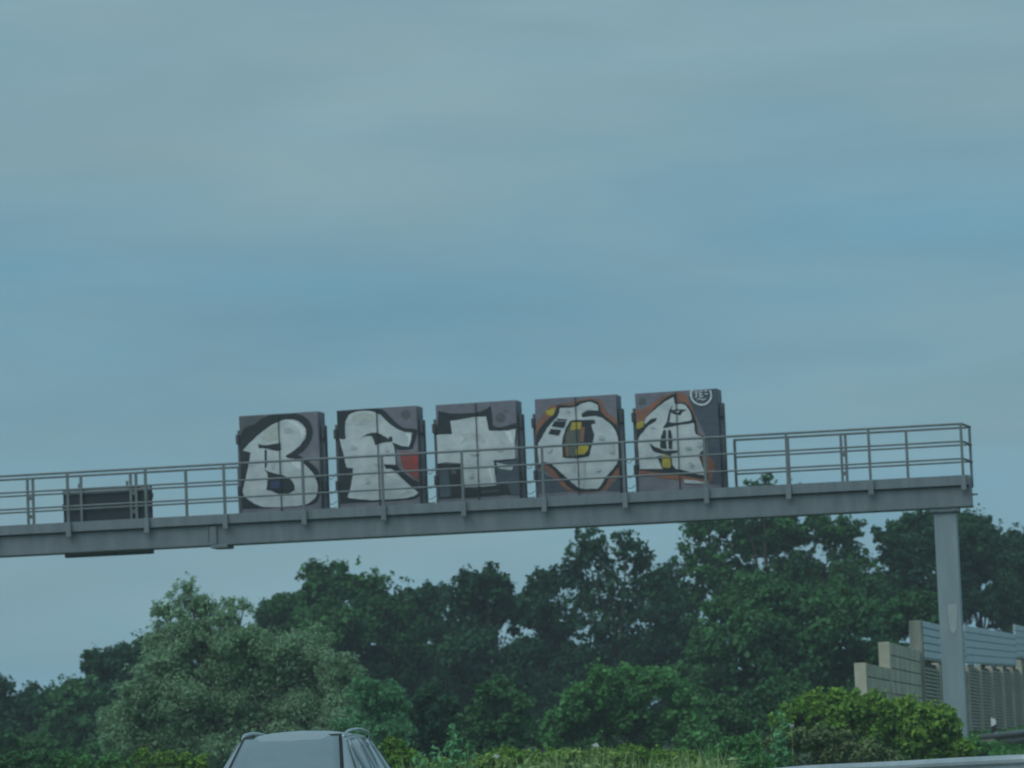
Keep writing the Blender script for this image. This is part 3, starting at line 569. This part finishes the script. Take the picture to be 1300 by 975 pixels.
# ------------------------------------------------------------------ vegetation
rng = np.random.default_rng(11)
def leafmat(name, c, c2, t=.3, rnd=.22, sc=.45): return mat(name, c, c2, sc, .75, rnd=rnd, trans=t, spec=.15, detail=3)
LM = {
 'oak': leafmat('oak leaves', (0.067, 0.186, 0.058), (0.040, 0.122, 0.044)),
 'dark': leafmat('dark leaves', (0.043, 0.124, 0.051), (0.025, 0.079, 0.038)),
 'mid': leafmat('maple leaves', (.092, .225, .085), (.062, .165, .065)),
 'willow': leafmat('willow leaves', (.29, .45, .27), (.225, .38, .20)),
 'fresh': leafmat('fresh leaves', (0.140, 0.347, 0.109), (0.090, 0.242, 0.077)),
 'lime': leafmat('lime green leaves', (.235, .40, .065), (.14, .28, .05)),
 'mint': leafmat('pale shrub leaves', (0.224, 0.496, 0.243), (0.134, 0.335, 0.154)),
 'brown': leafmat('bramble leaves', (0.224, 0.285, 0.115), (0.123, 0.186, 0.083)),
 'straw': leafmat('seeding grass', (0.336, 0.446, 0.192), (0.190, 0.298, 0.115)),
 'olive': leafmat('weed leaves', (0.370, 0.521, 0.141), (0.202, 0.335, 0.090)),
}
def leaves(cen, rad, n, size, asp=.6, up=.6):
    """n leaf clumps spread through small spheres (cen, rad)"""
    k = rng.integers(0, len(cen), n) if rad.ndim == 0 else rng.choice(len(cen), n, p=rad ** 2 / (rad ** 2).sum())
    d = rng.normal(size=(n, 3)); d /= np.linalg.norm(d, axis=1)[:, None]
    rr2 = rng.random(n) ** .45
    c = cen[k] + d * (rad[k] * rr2)[:, None] * np.array([1, 1, .85])
    nm = d * .7 + rng.normal(size=(n, 3)) * .6 + np.array([0, 0, up]); nm /= np.linalg.norm(nm, axis=1)[:, None]
    a = np.cross(nm, rng.normal(size=(n, 3))); a /= np.linalg.norm(a, axis=1)[:, None]; b_ = np.cross(nm, a)
    s = size * np.clip(np.exp(rng.normal(size=n) * .38), .4, 2.1)[:, None]
    bend = nm * s * .22
    v = np.stack([c - a * s, c - b_ * s * asp + bend, c + a * s * .9, c + b_ * s * asp + bend], 1).reshape(-1, 3)
    return v
def crown_mesh(name, v, m, parent, org):
    n = len(v) // 4; me = bpy.data.meshes.new(name); v = v - np.array(org)
    me.vertices.add(len(v)); me.vertices.foreach_set('co', v.astype(np.float32).ravel())
    me.loops.add(len(v)); me.loops.foreach_set('vertex_index', np.arange(len(v), dtype=np.int32))
    me.polygons.add(n); me.polygons.foreach_set('loop_start', np.arange(0, len(v), 4, dtype=np.int32)); me.polygons.foreach_set('loop_total', np.full(n, 4, dtype=np.int32))
    me.materials.append(m); me.update(); me.validate(); return link(name, me, parent)
NLEAF = 0
def tree(name, label, cat, lobes, Y, kind, leaf=.2, dens=1., sub=.34, asp=.6, group=None, thick=None, airy=(), trunk=True, stemkind='trunk', dvar=.5, twig=0):
    """lobes: (px, py, r px[, density]) of the crown, measured at distance Y"""
    global NLEAF
    leaf *= .40; k = Y / F; lob = []
    lift = 8 if Y >= 145 else (10 if kind == 'willow' else 0)
    for l in lobes:
        r = l[2] * k; p = at(l[0], l[1] - (lift if l[1] < 800 and Y < 165 else 0), Y + random.uniform(-dvar, dvar) * r * 1.5); lob.append((p, r, l[3] if len(l) > 3 else 1.))
    cx = sum(p.x * r for p, r, _ in lob) / sum(r for _, r, _ in lob); base = Vector((cx, Y, gz(cx, Y)))
    T = empty(name, base, 0, label=label, cat=cat, group=group)
    V = []
    for p, r, dn in lob:
        airy_ = dn < .88; ns = 44 if airy_ else 26; r *= 1.22 if airy_ else 1.; d = rng.normal(size=(ns, 3)); d /= np.linalg.norm(d, axis=1)[:, None]; d[:, 2] *= .95
        rs = r * (.24 if airy_ else sub) * rng.uniform(.5, 1.3, ns)
        cen = np.array(p[:]) + d * (r * rng.uniform(.25, 1.08, ns) - rs * .5)[:, None]
        cen[:, 2] = np.maximum(cen[:, 2], base.z + .1)
        n = int(dens * dn * (2.9 if dn >= .88 else 2.0) * (4 * math.pi * r * r) / (leaf * leaf * asp * 2) * .5); n = max(60, n)
        V.append(leaves(cen, rs, n, leaf, asp)); NLEAF += n
        if dn >= .85 and r > 1.0 * Y / 100:
            nc = int(1.3 * (r / leaf) ** 2); V.append(leaves(np.array([p[:]]), np.array([r * .68]), nc, leaf * 1.45, .75)); NLEAF += nc
        # loose outer sprigs break up the outline
        m = max(12, int(n * .04)); d = rng.normal(size=(m // 6 + 1, 3)); d /= np.linalg.norm(d, axis=1)[:, None]
        cen2 = np.array(p[:]) + d * r * rng.uniform(.92, 1.05, len(d))[:, None]; V.append(leaves(cen2, np.full(len(d), leaf * 1.8), m, leaf * .85, asp))
    V = np.concatenate(V); V[:, 2] = np.maximum(V[:, 2], base.z + .03)
    crown_mesh('crown' if trunk else 'foliage', V, LM[kind], T, base)
    b = MB(); top = max(lob, key=lambda q: q[0].z); H_ = top[0].z - base.z
    tr = (thick or max(.03, H_ * .02)) * .7
    cols = [(base, tr)]
    tp = Vector((top[0].x, top[0].y, top[0].z)); mid_ = base.lerp(tp, .45) + Vector((random.uniform(-.3, .3), random.uniform(-.3, .3), 0)) * H_ * .06
    b.tube([Vector((0, 0, -.2)), (mid_ - base) * .5 + Vector((.02, 0, 0)), mid_ - base, tp - base], [tr * 1.15, tr * .85, tr * .5, tr * .08], 9)
    for p, r, dn in lob:
        s_ = base.lerp(mid_, random.uniform(.5, 1)) if p.z > mid_.z else base.lerp(mid_, random.uniform(.15, .6))
        q = p - base; s_ = s_ - base; m_ = s_.lerp(q, .5) + Vector((0, 0, r * .15)); b.tube([s_, m_, q], [tr * .4, tr * .25, tr * .08], 6)
        for _ in range(5 if dn < .8 else 0):
            e = Vector(rng.normal(size=3)).normalized() * r * .85; e.z = abs(e.z) * .8; b.tube([q, q + e * .5 + Vector((0, 0, r * .06)), q + e], [tr * .09, tr * .06, .008], 5)
    b.build(stemkind, BARK, T, smooth=True)
    return T
GR = 'trees along the road'
# back row
tree('dark_tree', 'dark low tree at the far left edge', 'tree', [(15,905,42),(55,902,38),(-10,885,34),(-40,910,50),(40,945,50),(0,950,50)], 150, 'dark', .22, 1.1, group=GR)
tree('leafy_tree', 'small lighter tree between the dark trees at far left', 'tree', [(95,890,36),(80,925,42),(120,930,45),(112,880,28),(60,955,40)], 140, 'mid', .2, 1.0, group=GR)
tree('dark_tree', 'very dark tree with knobbly top left of the pale willow', 'tree', [(130,848,30),(118,838,20),(155,842,36),(185,835,36),(150,885,50),(195,880,52),(165,930,55),(215,930,50)], 145, 'dark', .22, 1.25, group=GR)
tree('oak_tree', 'broad round oak with domed crown between the willow and the beam', 'tree', [(415,750,38),(450,752,36),(385,768,36),(480,772,38),(350,790,34),(430,800,62),(370,820,50),(500,805,48),(480,850,62),(400,870,62),(530,850,50),(338,800,26),(362,785,26),(395,795,34),(325,815,26),(450,910,60),(520,915,50)], 150, 'oak', .23, 1.15, group=GR)
tree('oak_tree', 'low dark oak linking the domed oak and the next knobbly one', 'tree', [(525,772,30),(553,776,30),(540,800,40),(570,820,42),(550,860,50),(560,910,50)], 158, 'dark', .24, 1.15, group=GR)
tree('oak_tree', 'dark oak with ragged flat top under the T cabinet', 'tree', [(592,752,26),(617,748,26),(640,760,26),(580,775,28),(650,780,26),(620,795,45),(600,840,55),(650,840,50),(610,900,60),(660,905,50)], 148, 'dark', .23, 1.1, group=GR)
tree('oak_tree', 'narrow dark tree just left of the airy poplar', 'tree', [(683,752,24),(700,748,20),(690,785,34),(712,800,36),(700,840,46),(690,900,55),(740,900,55)], 155, 'dark', .23, 1.05, group=GR)
tree('airy_tree', 'tall airy tree with sky showing through its crown in the middle', 'tree', [(742,705,24,.8),(728,735,30,.7),(762,702,22,.75),(796,700,22,.8),(770,742,32,.5),(812,722,24,.8),(738,775,34,.5),(790,770,36,.75),(828,752,30,.95),(765,805,34,.45),(805,815,40,.8),(745,830,34,.5),(845,790,40,1.),(780,860,50,1.)], 150, 'dark', .21, .72, group=GR, thick=.22)
tree('dark_tree', 'dark tree filling the gap right of the airy tree', 'tree', [(852,745,26,.9),(850,780,34),(870,815,42),(840,845,48),(880,870,55)], 158, 'dark', .23, 1.05, group=GR)
tree('tall_tree', 'tallest tree rising behind the beam right of the painted cabinets', 'tree', [(968,632,24,.9),(945,650,24,.8),(990,650,30,.8),(885,682,24,.7),(915,675,28,.6),(875,715,20,.6),(955,690,40,.75),(905,725,34,.6),(1000,695,44,1.),(1045,680,32,1.),(1075,685,26,1.),(940,750,48,.85),(1010,750,60,1.),(1070,735,42,1.),(880,765,30,.5),(1100,760,40,1.)], 150, 'oak', .22, .95, group=GR, thick=.3)
tree('maple_tree', 'broad mid green maple in front of the tallest tree', 'tree', [(925,775,36),(965,755,32),(1010,765,38),(1050,770,36),(1085,780,34),(1045,805,40),(985,800,40),(900,810,42),(950,815,52),(1015,825,60),(1080,835,52),(890,865,45),(950,880,55),(1020,890,60),(1090,895,50),(1120,840,40)], 122, 'mid', .19, 1.05, group=GR)
tree('dark_tree', 'dark round tree just left of the steel column', 'tree', [(1145,678,24),(1128,690,22),(1168,672,22),(1185,680,24),(1140,715,36),(1175,720,40),(1130,755,40),(1180,770,48)], 152, 'dark', .23, 1.1, group=GR)
tree('mid_tree', 'dull green tree behind the end of the noise wall', 'tree', [(1140,775,34),(1165,765,26),(1180,800,34),(1130,810,40),(1110,790,34),(1180,850,50),(1120,860,50)], 132, 'oak', .21, 1.15, group=GR)
tree('dark_tree', 'dark tree at right of the steel column above the cladding', 'tree', [(1212,672,24),(1235,672,24),(1255,690,26),(1225,705,38),(1260,725,42),(1225,765,46),(1265,780,46)], 156, 'dark', .23, 1.1, group=GR)
tree('dark_tree', 'dark tree at the right edge above the cladding', 'tree', [(1283,698,26),(1310,692,30),(1340,700,40),(1295,735,44),(1335,760,60),(1290,790,50),(1350,820,60)], 158, 'dark', .23, 1.15, group=GR)
# willow and shrubs
tree('willow_tree', 'large pale grey green willow behind the car', 'tree', [(238,758,16,.35),(250,772,18,.4),(224,780,18,.4),(204,786,16,.45),(262,784,20,.45),(280,798,20,.5),(292,776,13,.3),(310,782,12,.3),(300,806,24,.8),(235,800,30,.95),(262,815,30,.95),(290,824,32,.95),(335,822,32),(312,812,22),(205,820,30),(220,835,40),(275,850,46),(340,850,48),(385,838,34),(185,875,40),(240,890,52),(310,900,60),(375,890,52),(392,822,34),(425,852,34),(440,878,36),(165,920,42),(230,945,55),(300,955,60),(380,945,60),(440,920,48),(145,955,36)], 98, 'willow', .092, 1.25, asp=.36, sub=.42, group=GR, thick=.25)
SG = 'shrubs on the verge'
tree('shrub', 'mint green shrub leaning out of the willow above the car rear', 'shrub', [(462,880,22),(492,885,24),(505,905,18),(470,912,32),(495,935,30),(450,940,36),(508,890,12)], 92, 'mint', .12, 1.0, group=SG, trunk=False, stemkind='stem', asp=.45)
tree('shrub', 'dark shrub in the hollow between willow and middle bushes', 'shrub', [(550,905,38),(540,940,38),(575,935,38),(520,955,30),(560,965,36)], 100, 'dark', .15, 1.2, group=SG, trunk=False, stemkind='stem')
tree('shrub', 'dull green shrub with pointed top below the knobbly oak', 'shrub', [(640,868,16),(625,885,24),(655,890,22),(610,915,32),(650,925,34),(630,955,36),(598,940,26)], 98, 'mid', .14, 1.1, group=SG, trunk=False, stemkind='stem')
tree('shrub', 'large rounded green shrub below the airy tree', 'shrub', [(765,862,28),(800,862,26),(735,885,32),(790,890,40),(840,872,30),(870,885,28),(760,925,42),(820,925,46),(875,925,40),(715,925,34),(890,950,34)], 104, 'fresh', .15, 1.05, group=SG, trunk=False, stemkind='stem')
tree('shrub', 'dark green shrub left of the bright bush at the wall end', 'shrub', [(915,905,34),(950,900,34),(980,890,34),(930,940,36),(975,930,36),(1000,880,32)], 106, 'mid', .15, 1.1, group=SG, trunk=False, stemkind='stem')
tree('shrub', 'bright lime green bush hiding the foot of the steel column', 'shrub', [(998,912,20),(1018,900,22),(1042,895,22),(1062,893,20),(1082,896,22),(1104,898,22),(1126,900,22),(1148,900,22),(1172,906,22),(1198,918,22),(1010,930,28),(1052,922,28),(1100,925,28),(1150,925,28),(1030,925,32),(1075,925,34),(1125,930,36),(1170,938,34),(1210,948,26),(1228,950,16),(1100,965,36),(1170,968,30)], 79, 'lime', .105, 1.5, group=SG, trunk=False, stemkind='stem', sub=.4)
tree('shrub', 'small green bush right of the column foot', 'shrub', [(1236,945,14),(1248,950,10),(1225,955,16),(1240,962,14)], 82, 'fresh', .09, 1.1, group=SG, trunk=False, stemkind='stem')
tree('bramble', 'brownish bramble thicket in front of the lime green bush', 'shrub', [(985,945,20),(1015,940,20),(1045,938,20),(1075,945,20),(1105,955,20),(1130,965,18),(1000,968,24),(1050,968,26),(1095,975,22)], 70, 'brown', .075, 1.2, group=SG, trunk=False, stemkind='stem', sub=.45)
tree('bramble', 'green bramble mound left of the brownish thicket', 'shrub', [(905,958,16),(930,950,17),(955,945,18),(915,972,20),(955,970,24),(980,972,20)], 68, 'fresh', .075, 1.15, group=SG, trunk=False, stemkind='stem', sub=.45)
tree('shrub', 'bright green bush touching the right flank of the car', 'shrub', [(500,955,20),(520,965,18),(485,965,20),(535,978,16),(505,980,20)], 66, 'lime', .08, 1.1, group=SG, trunk=False, stemkind='stem')
for x0, lab, kd in ((30, 'low dull green weed bush at the far left bottom', 'mid'), (120, 'low green weed bush below the left end of the willow', 'fresh'), (215, 'low yellow green weed bush left of the car', 'lime')):
    tree('weed_bush', lab, 'shrub', [(x0 - 44 + j * 17 + random.uniform(-4, 4), 968 - x0 * .01 + random.uniform(-9, 4), random.uniform(8, 15)) for j in range(6)] + [(x0 - 25, 983, 20), (x0 + 25, 983, 20)], 76, kd, .08, 1.1, group=SG, trunk=False, stemkind='stem', sub=.5)
for i, (x0, lab) in enumerate(((590, 'low yellow green weed bush below the pointed shrub'), (665, 'low yellow green weed bush left of the white flower'), (745, 'low yellow green weed bush with a white flower in front'), (825, 'low yellow green weed bush below the large rounded shrub'))):
    tree('weed_bush', lab, 'shrub', [(x0 - 32 + j * 16 + random.uniform(-4, 4), (970 if i == 0 else 962) + random.uniform(-4, 3), random.uniform(11, 17)) for j in range(6)] + [(x0 - 20, 978, 20), (x0 + 20, 978, 20)], 64 + i % 2 * 2, ('olive', 'lime')[i % 2], .07, 1.1, group=SG, trunk=False, stemkind='stem', sub=.5)
# under-wood behind everything closes the view below the crowns
for x0, lab in ((40, 'low dark bush below the far left trees'), (560, 'low dark bush at the foot of the oaks'), (690, 'low dark bush left of the large rounded shrub'), (900, 'low dark bush right of the large rounded shrub')):
    tree('low_bush', lab, 'shrub', [(x0 - 66 + 33 * j + random.uniform(-8, 8), (940 if x0 > 300 else 962) + random.uniform(-8, 6), 26) for j in range(5)], 118, 'oak', .16, 1.1, group='low bushes below the trees', trunk=False, stemkind='stem')
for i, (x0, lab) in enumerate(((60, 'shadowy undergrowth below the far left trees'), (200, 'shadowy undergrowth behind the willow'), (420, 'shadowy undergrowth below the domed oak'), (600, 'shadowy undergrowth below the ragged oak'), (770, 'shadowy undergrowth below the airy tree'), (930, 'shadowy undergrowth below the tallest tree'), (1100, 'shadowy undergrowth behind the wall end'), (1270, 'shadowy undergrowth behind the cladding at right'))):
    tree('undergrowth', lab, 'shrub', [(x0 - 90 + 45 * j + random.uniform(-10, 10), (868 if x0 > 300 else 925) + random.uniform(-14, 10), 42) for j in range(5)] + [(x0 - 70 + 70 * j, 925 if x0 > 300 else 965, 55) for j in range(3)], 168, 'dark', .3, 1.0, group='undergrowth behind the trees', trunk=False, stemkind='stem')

# tall pale weed and verge growth
def stalk(px, py, Y, lab, pale=True):
    p = at(px, py, Y); base = Vector((p.x, Y, gz(p.x, Y))); h = p.z - base.z
    T = empty('tall_weed', base, 0, label=lab, cat='weed', group='tall weeds')
    b = MB(); b.tube([(0, 0, -.05), (.02, 0, h * .5), (.0, 0, h)], [.014, .010, .004], 6); b.build('stem', LM['olive'], T)
    zz = np.linspace(.35 * h, h, 26); cen = np.stack([base.x + rng.normal(size=26) * .05, base.y + rng.normal(size=26) * .05, base.z + zz], 1)
    rad = np.interp(zz, [.35 * h, h], [.14, .035]); crown_mesh('foliage', leaves(cen, rad, 420, .045, .4), LM['mint' if pale else 'olive'], T, base)
stalk(574, 917, 62, 'tallest pale weed spire standing right of the car')
stalk(593, 938, 62, 'shorter pale weed spire beside the tallest one')
stalk(557, 948, 62, 'short pale weed spire left of the tallest one')
stalk(990, 905, 68, 'thin weed spire above the brownish bramble')
stalk(530, 955, 62, 'lowest pale weed spire nearest the car')
FLW = mat('white petals', (.75, .78, .75), (.65, .68, .65), 9, .8)
for px, py, Y, r, lab in ((757, 946, 62, .032, 'white flower head above the low weeds in the middle'), (1005, 922, 68, .02, 'white flower head in the bramble thicket'), (630, 960, 61, .018, 'small white flower head in the weeds right of the pale spires')):
    p = at(px, py, Y); g0 = gz(p.x, Y); T = empty('flower', (p.x, Y, g0), 0, label=lab, cat='flower')
    b = MB(); b.tube([(0, 0, -.05), (0, 0, p.z - g0)], .006, 6); b.build('stem', LM['olive'], T)
    cen = np.array([[p.x, Y, p.z]]); crown_mesh('petals', leaves(cen, np.array([r]), 90, .02, .8), FLW, T, (p.x, Y, g0))

# grass and weeds over the banks (uncountable)
def weeds(name, quads, n, hmin, hmax, m, lab):
    V = []
    X = rng.uniform(0, 1, n); 
    q = np.array(quads); k = rng.integers(0, len(q), n)
    x = q[k, 0] + (q[k, 1] - q[k, 0]) * rng.random(n); y = q[k, 2] + (q[k, 3] - q[k, 2]) * rng.random(n)
    z_ = np.interp(y, GY, GZ); h = rng.uniform(hmin, hmax, n) * (.7 + .5 * np.sin(x * 1.3 + y * .7) ** 2)
    a = rng.random(n) * 6.283; w = (.007 + .009 * rng.random(n)) if name == 'seed_grass' else (.018 + .02 * rng.random(n)); lean = rng.normal(size=(n, 2)) * .16 * h[:, None]
    p0 = np.stack([x, y, z_ - .03], 1); d = np.stack([np.cos(a) * w, np.sin(a) * w, np.zeros(n)], 1)
    t = p0 + np.stack([lean[:, 0], lean[:, 1], h], 1); mm = p0 + np.stack([lean[:, 0] * .35, lean[:, 1] * .35, h * .55], 1)
    V = np.stack([p0 - d * .6, mm - d * 1.1, t, mm + d * 1.1], 1).reshape(-1, 3)
    nl = n; cen = np.stack([x, y, z_ + h * .7], 1)[:nl]; V2 = leaves(cen, np.full(len(cen), .12), nl, .045, .5)
    o = crown_mesh(name, np.concatenate([V, V2]), LM[m], None, (0, 0, 0)); tag(o, lab, 'grass', kind='stuff')
weeds('tall_grass', [(-12, -7.5, 72, 92), (-1.6, 3.2, 66, 76)], 30000, .25, .6, 'olive', 'yellow green weeds and long grass over the roadside bank')
weeds('seed_grass', [(-1.9, 3.0, 57.5, 61)], 2400, .4, .98, 'straw', 'wispy pale seeding grass standing in front of the low weed bushes')
weeds('verge_grass', [(7.5, 13, 84, 96), (8, 17, 84, 112)], 26000, .12, .32, 'fresh', 'short grass in front of the noise wall')
weeds('bank_grass', [(-13.5, -11, 30, 66), (-1.2, .6, 30, 58), (-14, -9, 66, 74)], 16000, .15, .4, 'fresh', 'short grass beside the carriageways')

# ------------------------------------------------------------------ haze volume, added to lift the darks like a windscreen veil
b = MB(); b.box(-120, 120, -60, 330, -3, 22)
hz = b.build('haze', []) if False else None
me = bpy.data.meshes.new('haze'); me.from_pydata(b.v, [], b.f); hz = link('haze', me)
tag(hz, 'thin pale haze added to stand in for the windscreen veil', 'haze', kind='stuff')
hm = bpy.data.materials.new('veil haze'); hm.use_nodes = True; t = hm.node_tree
for n in list(t.nodes):
    if n.type == 'BSDF_PRINCIPLED': t.nodes.remove(n)
pv = t.nodes.new('ShaderNodeVolumePrincipled'); pv.inputs['Color'].default_value = (.86, .94, 1, 1); pv.inputs['Density'].default_value = .00065
t.links.new(pv.outputs[0], t.nodes['Material Output'].inputs['Volume']); me.materials.append(hm)
